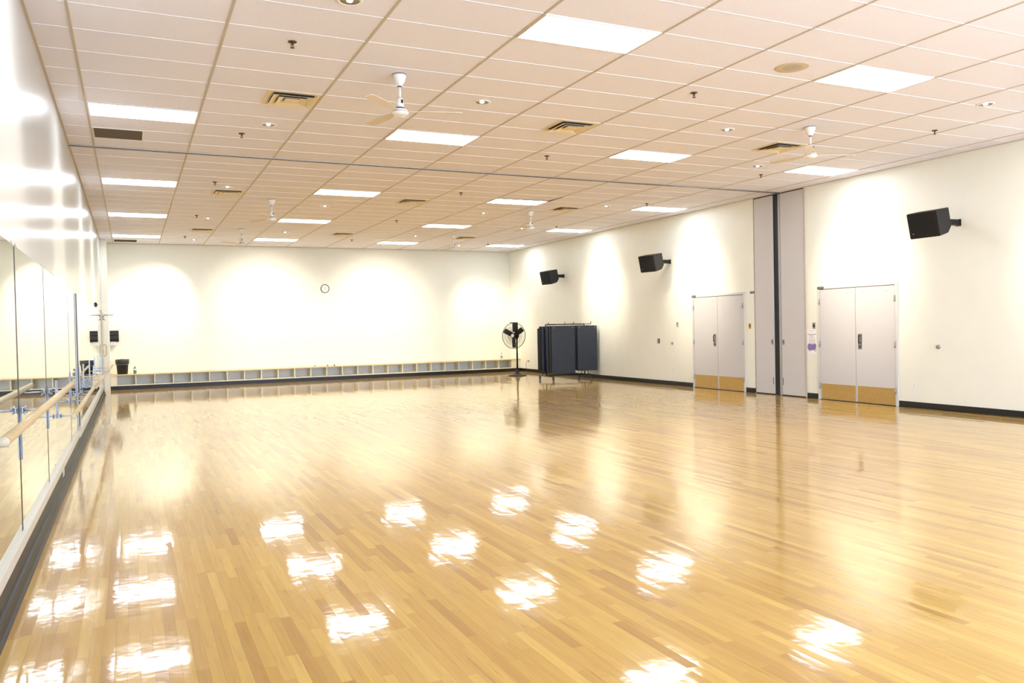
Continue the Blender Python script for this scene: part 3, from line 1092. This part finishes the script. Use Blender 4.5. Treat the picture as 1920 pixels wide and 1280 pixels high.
def mirror_panel(y0, y1, label):
    g0 = 0.003 if abs(y0-3.17) < 0.01 else 0.034
    g1 = 0.003 if abs(y1-3.17) < 0.01 else 0.034
    root = thing('mirror_panel', label, 'mirror', (MXF, y0, 0.262), group='tall wall mirrors along the left wall')
    L_ = y1-y0
    if y0 > 6:
        g0, g1 = 0.010, 0.010
    MB().box(-0.004, 0, g0, L_-g1, 0.001, 1.90).build('mirror_glass', M['mirror'], root)
    MB().use(M['medge']).box(-0.014, -0.0042, 0.001, L_-0.001, 0.0, 1.897).use(M['gloss_wall']).box(-0.03, -0.0141, 0.002, L_-0.002, 0.0, 1.897).build('backing', None, root)
    if g0 > 0.01:
        MB().box(-0.004, 0.0003, 0.006, g0-0.001, 0.001, 1.897).build('edge_strip', M['medge'], root)
    if g1 > 0.01:
        MB().box(-0.004, 0.0003, L_-g1+0.001, L_-0.001, 0.001, 1.897).build('edge_strip', M['medge'], root)
    for yy in (0.1, L_-0.1):
        MB().box(-0.004, -0.0005, yy-0.012, yy+0.012, 1.9005, 1.92).build('mirror_clip', M['steel'], root)


for sl in (seams, seams2):
    for a, b_ in zip(sl, sl[1:]):
        mirror_panel(a, b_, 'tall wall mirror panel, ' + names.get(a, 'behind the camera, its far edge at about %d metres' % int(abs(b_)+1)))


def bracket(y, zrod, xb, label):
    root = thing('barre_bracket', label, 'bracket', (MXF, y, 0), group='zinc barre brackets on the mirrors')
    k = MB()
    # slotted strut channel
    k.box(0.001, 0.004, -0.014, 0.014, 0.735, 1.11)
    k.box(0.004, 0.011, -0.014, -0.011, 0.735, 1.11)
    k.box(0.004, 0.011, 0.011, 0.014, 0.735, 1.11)
    k.build('strut_channel', M['zinc'], root)
    k = MB()
    k.box(0.011, 0.024, -0.024, 0.024, zrod-0.018, zrod+0.018, bev=0.003)
    for s in (-1, 1):
        k.tube([(0.020, 0, zrod), (0.034, s*0.03, zrod+0.016), (0.036, s*0.055, zrod+0.024)], 0.006, 6)
        k.tube([(0.020, 0, zrod), (0.034, s*0.03, zrod-0.016), (0.036, s*0.055, zrod-0.020)], 0.006, 6)
    k.build('wing_nut', M['zinc'], root)
    MB().cyl((0.02, 0, zrod), (xb, 0, zrod), 0.0075, 10).build('support_rod', M['zinc'], root)


XB = -0.120
HI, LO = 1.062, 0.752
RB = 0.024
BR = [(0.17, HI, XB, 'barre bracket on the first dark mirror seam, holding the upper barre'),
      (2.13, HI, XB, 'barre bracket on the second dark mirror seam, holding the upper barre'),
      (3.13, LO, XB, 'barre bracket on the thin mirror seam, holding the near end of the lower barre'),
      (5.13, LO, XB, 'barre bracket on the last mirror seam before the partition jamb'),
      (6.34, LO, XB, 'barre bracket on the near side of the partition jamb'),
      (7.03, LO, XB, 'barre bracket on the far side of the partition jamb'),
      (8.19, LO, XB, 'second barre bracket beyond the partition jamb'),
      (10.24, LO, XB, 'third barre bracket beyond the partition jamb'),
      (12.5, LO, XB, 'fourth barre bracket beyond the partition jamb'),
      (14.2, LO, XB, 'fifth barre bracket beyond the partition jamb'),
      (15.9, LO, XB, 'farthest barre bracket near the side door'),
      (-1.83, HI, XB, 'barre bracket beside the camera holding the near end of the upper barre')]
for y, z, x, lab in BR:
    bracket(y, z, x-MXF, lab)


def barre(p, q, label):
    p, q = Vector(p), Vector(q)
    root = thing('ballet_barre', label, 'barre', p)
    d = (q-p).normalized()
    k = MB()
    k.cyl((0, 0, 0), q-p, RB, 24)
    k.build('wooden_rail', M['barre'], root)
    for c, dd in ((Vector((0, 0, 0)), -d), (q-p, d)):
        mx = Matrix.Translation(c-dd*0.0) @ dd.to_track_quat('Z', 'Y').to_matrix().to_4x4()
        MB().lathe([(RB, -0.001), (RB*0.92, 0.005), (RB*0.6, 0.010), (0.002, 0.012)], 20, mx, cap0=False).build('rounded_end', M['barre_end'], root)


ZB = 0.0075+RB
barre((XB, -1.98, HI+ZB+0.001), (XB, 2.66, HI+ZB+0.001), 'long round maple barre, upper one nearest the camera, along the mirrors')
barre((XB, 2.62, LO+ZB+0.001), (XB, 7.24, LO+ZB+0.001), 'round maple barre at lower height, starting beneath the end of the upper barre')
barre((XB+0.03, 7.26, LO+ZB+0.002), (XB+0.03, 11.6, LO+ZB+0.002), 'round maple barre beyond the partition jamb, second of the lower barres')
barre((XB+0.045, 11.64, LO+ZB+0.01), (XB+0.085, 16.1, LO+ZB+0.03), 'farthest round maple barre, ending near the side door')

# side door at the far end of the mirrors
dr = thing('door_3', None, None, (XL, 17.45, 0))
dr['kind'] = 'structure'
f = MB()
f.box(0, 0.045, 0.0, 0.05, 0, 2.20, bev=0.002)
f.box(0, 0.045, 1.05, 1.10, 0, 2.20, bev=0.002)
f.box(0, 0.045, 0.048, 1.052, 2.15, 2.20, bev=0.002)
f.build('door_frame', M['frame'], dr)
dl = MB().box(0, 0.035, 0.054, 1.046, 0.01, 2.146, bev=0.002).build('door_leaf', M['frame'], dr)
k = MB()
k.tube([(0.034, 0.93, 0.99), (0.085, 0.93, 0.99), (0.105, 0.93, 1.01), (0.105, 0.93, 1.27), (0.085, 0.93, 1.29), (0.034, 0.93, 1.29)], 0.010, 8)
k.box(0.034, 0.050, 0.90, 0.96, 1.05, 1.16)
k.build('pull_handle', M['brass'], dl)
k = MB()
k.box(0.035, 0.085, 0.45, 0.75, 2.02, 2.08, bev=0.004)
k.tube([(0.08, 0.50, 2.08), (0.30, 0.62, 2.085), (0.075, 0.78, 2.10)], 0.009, 8)
k.tube([(0.10, 0.52, 1.95), (0.05, 0.55, 2.0)], 0.012, 8)
k.build('door_closer', M['steel'], dl)
# small dark sensor above the mirrors
sn = thing('wall_sensor', 'small dark sensor above the far mirrors on the left wall', 'sensor', (XL, 14.25, 2.24))
MB().box(0, 0.05, -0.05, 0.05, -0.05, 0.05, bev=0.012).build('sensor_body', M['softblack'], sn)
MB().lathe([(0.02, 0.05), (0.014, 0.062)], 12, Matrix.Rotation(PI/2, 4, 'Y')).build('sensor_eye', M['bronze'], sn)

# ================================================================ PEDESTAL FAN
FX, FY, FZ = 11.40, 16.86, 1.255
az = math.atan2(-0.60, -0.80)      # direction the fan faces
pf = thing('pedestal_fan', 'black pedestal fan with wire cage standing in the far right corner', 'fan', (FX, FY, 0))
k = MB()
k.lathe([(0.29, 0.0), (0.30, 0.008), (0.28, 0.022), (0.16, 0.045), (0.075, 0.07), (0.06, 0.14), (0.04, 0.19), (0.03, 0.20)], 40)
k.build('base', M['blackplastic'], pf)
MB().lathe([(0.028, 0.19), (0.028, 0.72), (0.024, 0.73), (0.024, FZ-0.05)], 18).build('pole', M['softblack'], pf)
R_ = 0.405
fdir = Vector((math.cos(az), math.sin(az), 0.05)).normalized()
hx = Matrix.Translation((0, 0, FZ)) @ fdir.to_track_quat('Z', 'Y').to_matrix().to_4x4()
k = MB()
k.lathe([(0.06, -0.02), (0.085, 0.0), (0.085, 0.13), (0.05, 0.15)], 24, hx)
k.build('motor', M['softblack'], pf)
# front and rear cages meet at the rim; hub 0.24 forward
off = 0.20


def hp(r, a, z):
    return hx @ Vector((r*math.cos(a), r*math.sin(a), z))


cg = MB()
NW = 44
cg.tube([hp(R_, 2*PI*i/48, off) for i in range(48)], 0.009, 6, closed=True)
for i in range(NW):
    a = 2*PI*i/NW
    cg.tube([hp(0.055, a, off+0.085), hp(0.20, a+0.05, off+0.085), hp(0.34, a+0.1, off+0.05), hp(R_, a+0.12, off+0.005)], 0.0030, 4)
for r, z in ((0.15, 0.087), (0.27, 0.072)):
    cg.tube([hp(r, 2*PI*i/40, off+z) for i in range(40)], 0.0032, 4, closed=True)
cg.build('front_cage', M['softblack'], pf)
cg = MB()
for i in range(NW):
    a = 2*PI*i/NW
    cg.tube([hp(0.09, a, off-0.07), hp(0.30, a, off-0.07), hp(0.385, a, off-0.04), hp(R_, a, off-0.004)], 0.0030, 4)
for r in (0.12, 0.24):
    cg.tube([hp(r, 2*PI*i/40, off-0.07) for i in range(40)], 0.0032, 4, closed=True)
cg.build('rear_cage', M['softblack'], pf)
# rotation so that one blade hangs straight down in the hub frame
up_local = (hx.to_3x3().inverted() @ Vector((0, 0, 1)))
a_up = math.atan2(up_local.y, up_local.x)
for q in range(3):
    a = a_up+PI+q*2*PI/3+0.05
    mx = hx @ Matrix.Rotation(a, 4, 'Z') @ Matrix.Translation((0, 0, off+0.01)) @ Matrix.Rotation(math.radians(18), 4, 'X')
    MB().prism([(0.04, -0.045), (0.13, -0.075), (0.36, -0.078), (0.378, -0.06), (0.378, 0.066), (0.36, 0.078), (0.13, 0.075), (0.04, 0.045)], -0.003, 0.003, mx).build('fan_blade', M['blade'], pf)
MB().lathe([(0.055, off-0.03), (0.06, off+0.03), (0.04, off+0.06)], 20, hx).build('hub', M['blade'], pf)
MB().lathe([(0.055, off+0.083), (0.055, off+0.090), (0.03, off+0.096)], 24, hx).build('hub_badge', M['offwhite'], pf)
# oscillator and control box seen at the top behind the cage
k = MB()
k.box(-0.085, 0.085, -0.02, 0.06, 0.13, 0.42, bev=0.01)
k.box(-0.17, 0.085, -0.03, 0.07, 0.412, 0.43, bev=0.004)
o = k.build('control_box', M['softblack'], pf)
o.location = (-0.02, 0.06, FZ)
o.rotation_euler = (0, 0, math.radians(-25))
k = MB()
k.cyl((0, 0, FZ-0.10), (0, 0, FZ+0.12), 0.035, 14)
k.build('yoke', M['softblack'], pf)

# cord at the outlet
k = MB()
k.box(XR-0.045, XR-0.009, 18.485, 18.515, 0.355, 0.385)
k.tube([(XR-0.045, 18.5, 0.37), (XR-0.09, 18.5, 0.36), (XR-0.11, 18.5, 0.32), (XR-0.115, 18.5, 0.2), (XR-0.12, 18.5, 0.02), (XR-0.14, 18.45, 0.007), (XR-0.3, 18.1, 0.006), (FX+0.45, FY+0.35, 0.006), (FX+0.29, FY+0.16, 0.006)], 0.0055, 6)
k.build('power_cord', M['cord'], pf).location = (-FX, -FY, 0)

# ================================================================ MAT RACK
rk = thing('mat_rack', 'black rolling rack on casters holding two rows of hanging exercise mats', 'rack', (11.72, 14.28, 0), math.radians(-2))
# local x along the rack, local y away from camera
fr = MB()
zt_ = 1.585
for s, (ya, yb2) in ((-0.62, (-0.42, 0.46)), (0.62, (-0.36, 0.40))):
    fr.tube([(s, ya, 0.12), (s, yb2, 0.12)], 0.015, 8)
    fr.tube([(s, ya+0.14, 0.12), (s, 0.0, 0.42), (s, yb2-0.14, 0.12)], 0.011, 8)
    fr.tube([(s, 0.02, 0.12), (s, 0.02, zt_)], 0.017, 8)
fr.tube([(-0.62, 0.02, 0.13), (0.62, 0.02, 0.13)], 0.016, 8)
fr.tube([(-0.62, 0.02, zt_), (0.62, 0.02, zt_)], 0.016, 8)
fr.build('rack_frame', M['softblack'], rk)
for s in (-0.30, 0.53):
    k = MB()
    k.tube([(s, -0.56, zt_+0.07), (s, -0.56, zt_+0.0), (s, 0.50, zt_+0.0), (s, 0.50, zt_+0.07)], 0.010, 6)
    k.build('hanging_arm', M['softblack'], rk)
for s, ya, yb2 in ((-0.62, -0.42, 0.46), (0.62, -0.36, 0.40)):
    for y in (ya, yb2):
        k = MB()
        k.use(M['caster']).cyl((s-0.014, y, 0.045), (s+0.014, y, 0.045), 0.045, 18)
        k.use(M['softblack']).box(s-0.024, s-0.018, y-0.022, y+0.022, 0.04, 0.115)
        k.box(s+0.018, s+0.024, y-0.022, y+0.022, 0.04, 0.115)
        k.box(s-0.026, s+0.026, y-0.024, y+0.024, 0.108, 0.12)
        k.build('caster', None, rk)
RKM = Matrix.Translation((11.72, 14.28, 0)) @ Matrix.Rotation(math.radians(-2), 4, 'Z')
RMS = [('mat_slate', 0.055), ('mat_slate', 0.05), ('mat_black', 0.05), ('mat_slate', 0.05), ('mat_blue', 0.06), ('mat_black', 0.05), ('mat_black', 0.05), ('mat_slate', 0.05)]


def gym_mat(x0, x1, y, th, m, z0, z1, label, seedv):
    c = RKM @ Vector(((x0+x1)/2, y, z0))
    root = thing('exercise_mat', label, 'exercise mat', c, math.radians(-2), group='exercise mats hanging on the rack')
    hw = (x1-x0)/2
    k = MB()
    # folded in two: front and back halves with a slight gap
    k.box(-hw, hw, -th/2, -0.002, 0, z1-z0, bev=0.010)
    k.box(-hw, hw, 0.002, th/2, 0.01, z1-z0-0.004, bev=0.010)
    k.build('mat_body', M[m], root)
    k = MB()
    for sx_ in (-hw+0.06, hw-0.06):
        k.lathe([(0.010, 0), (0.018, 0), (0.018, 0.004), (0.010, 0.004)], 14, Matrix.Translation((sx_, -th/2-0.0005, z1-z0-0.04)) @ Matrix.Rotation(PI/2, 4, 'X'), cap0=False, cap1=False)
    k.build('eyelet', M['steel'], root)


colw = {'mat_slate': 'slate grey', 'mat_black': 'black', 'mat_blue': 'dark blue'}
for g_, (x0, x1, ys, zoff, gname) in enumerate(((-0.66, 0.06, -0.47, 0.0, 'left'), (0.20, 0.83, -0.36, 0.0, 'right'))):
    y = ys
    seq = RMS if g_ == 0 else RMS[:7]
    for i, (m, th) in enumerate(seq):
        y += th/2
        ordn = ['front', 'second', 'third', 'fourth', 'fifth', 'sixth', 'seventh', 'rearmost'][i]
        dz = (0.0, 0.004, -0.01, 0.012, 0.0, -0.03, 0.002, -0.055)[i]
        xs_ = (0.0, -0.015, -0.03, -0.02, -0.035, -0.03, -0.04, -0.05)[i]*(1 if g_ == 0 else 0.3)
        gym_mat(x0+xs_, x1+xs_, y, th, m, 0.205+0.01*i+(0.04 if g_ else 0), 1.535+dz, '%s exercise mat, %s in the %s row on the rack' % (colw[m], ordn, gname), i)
        y += th/2+0.05
        if y < 0.045+0.01 and y+0.06 > -0.005:
            y = 0.045
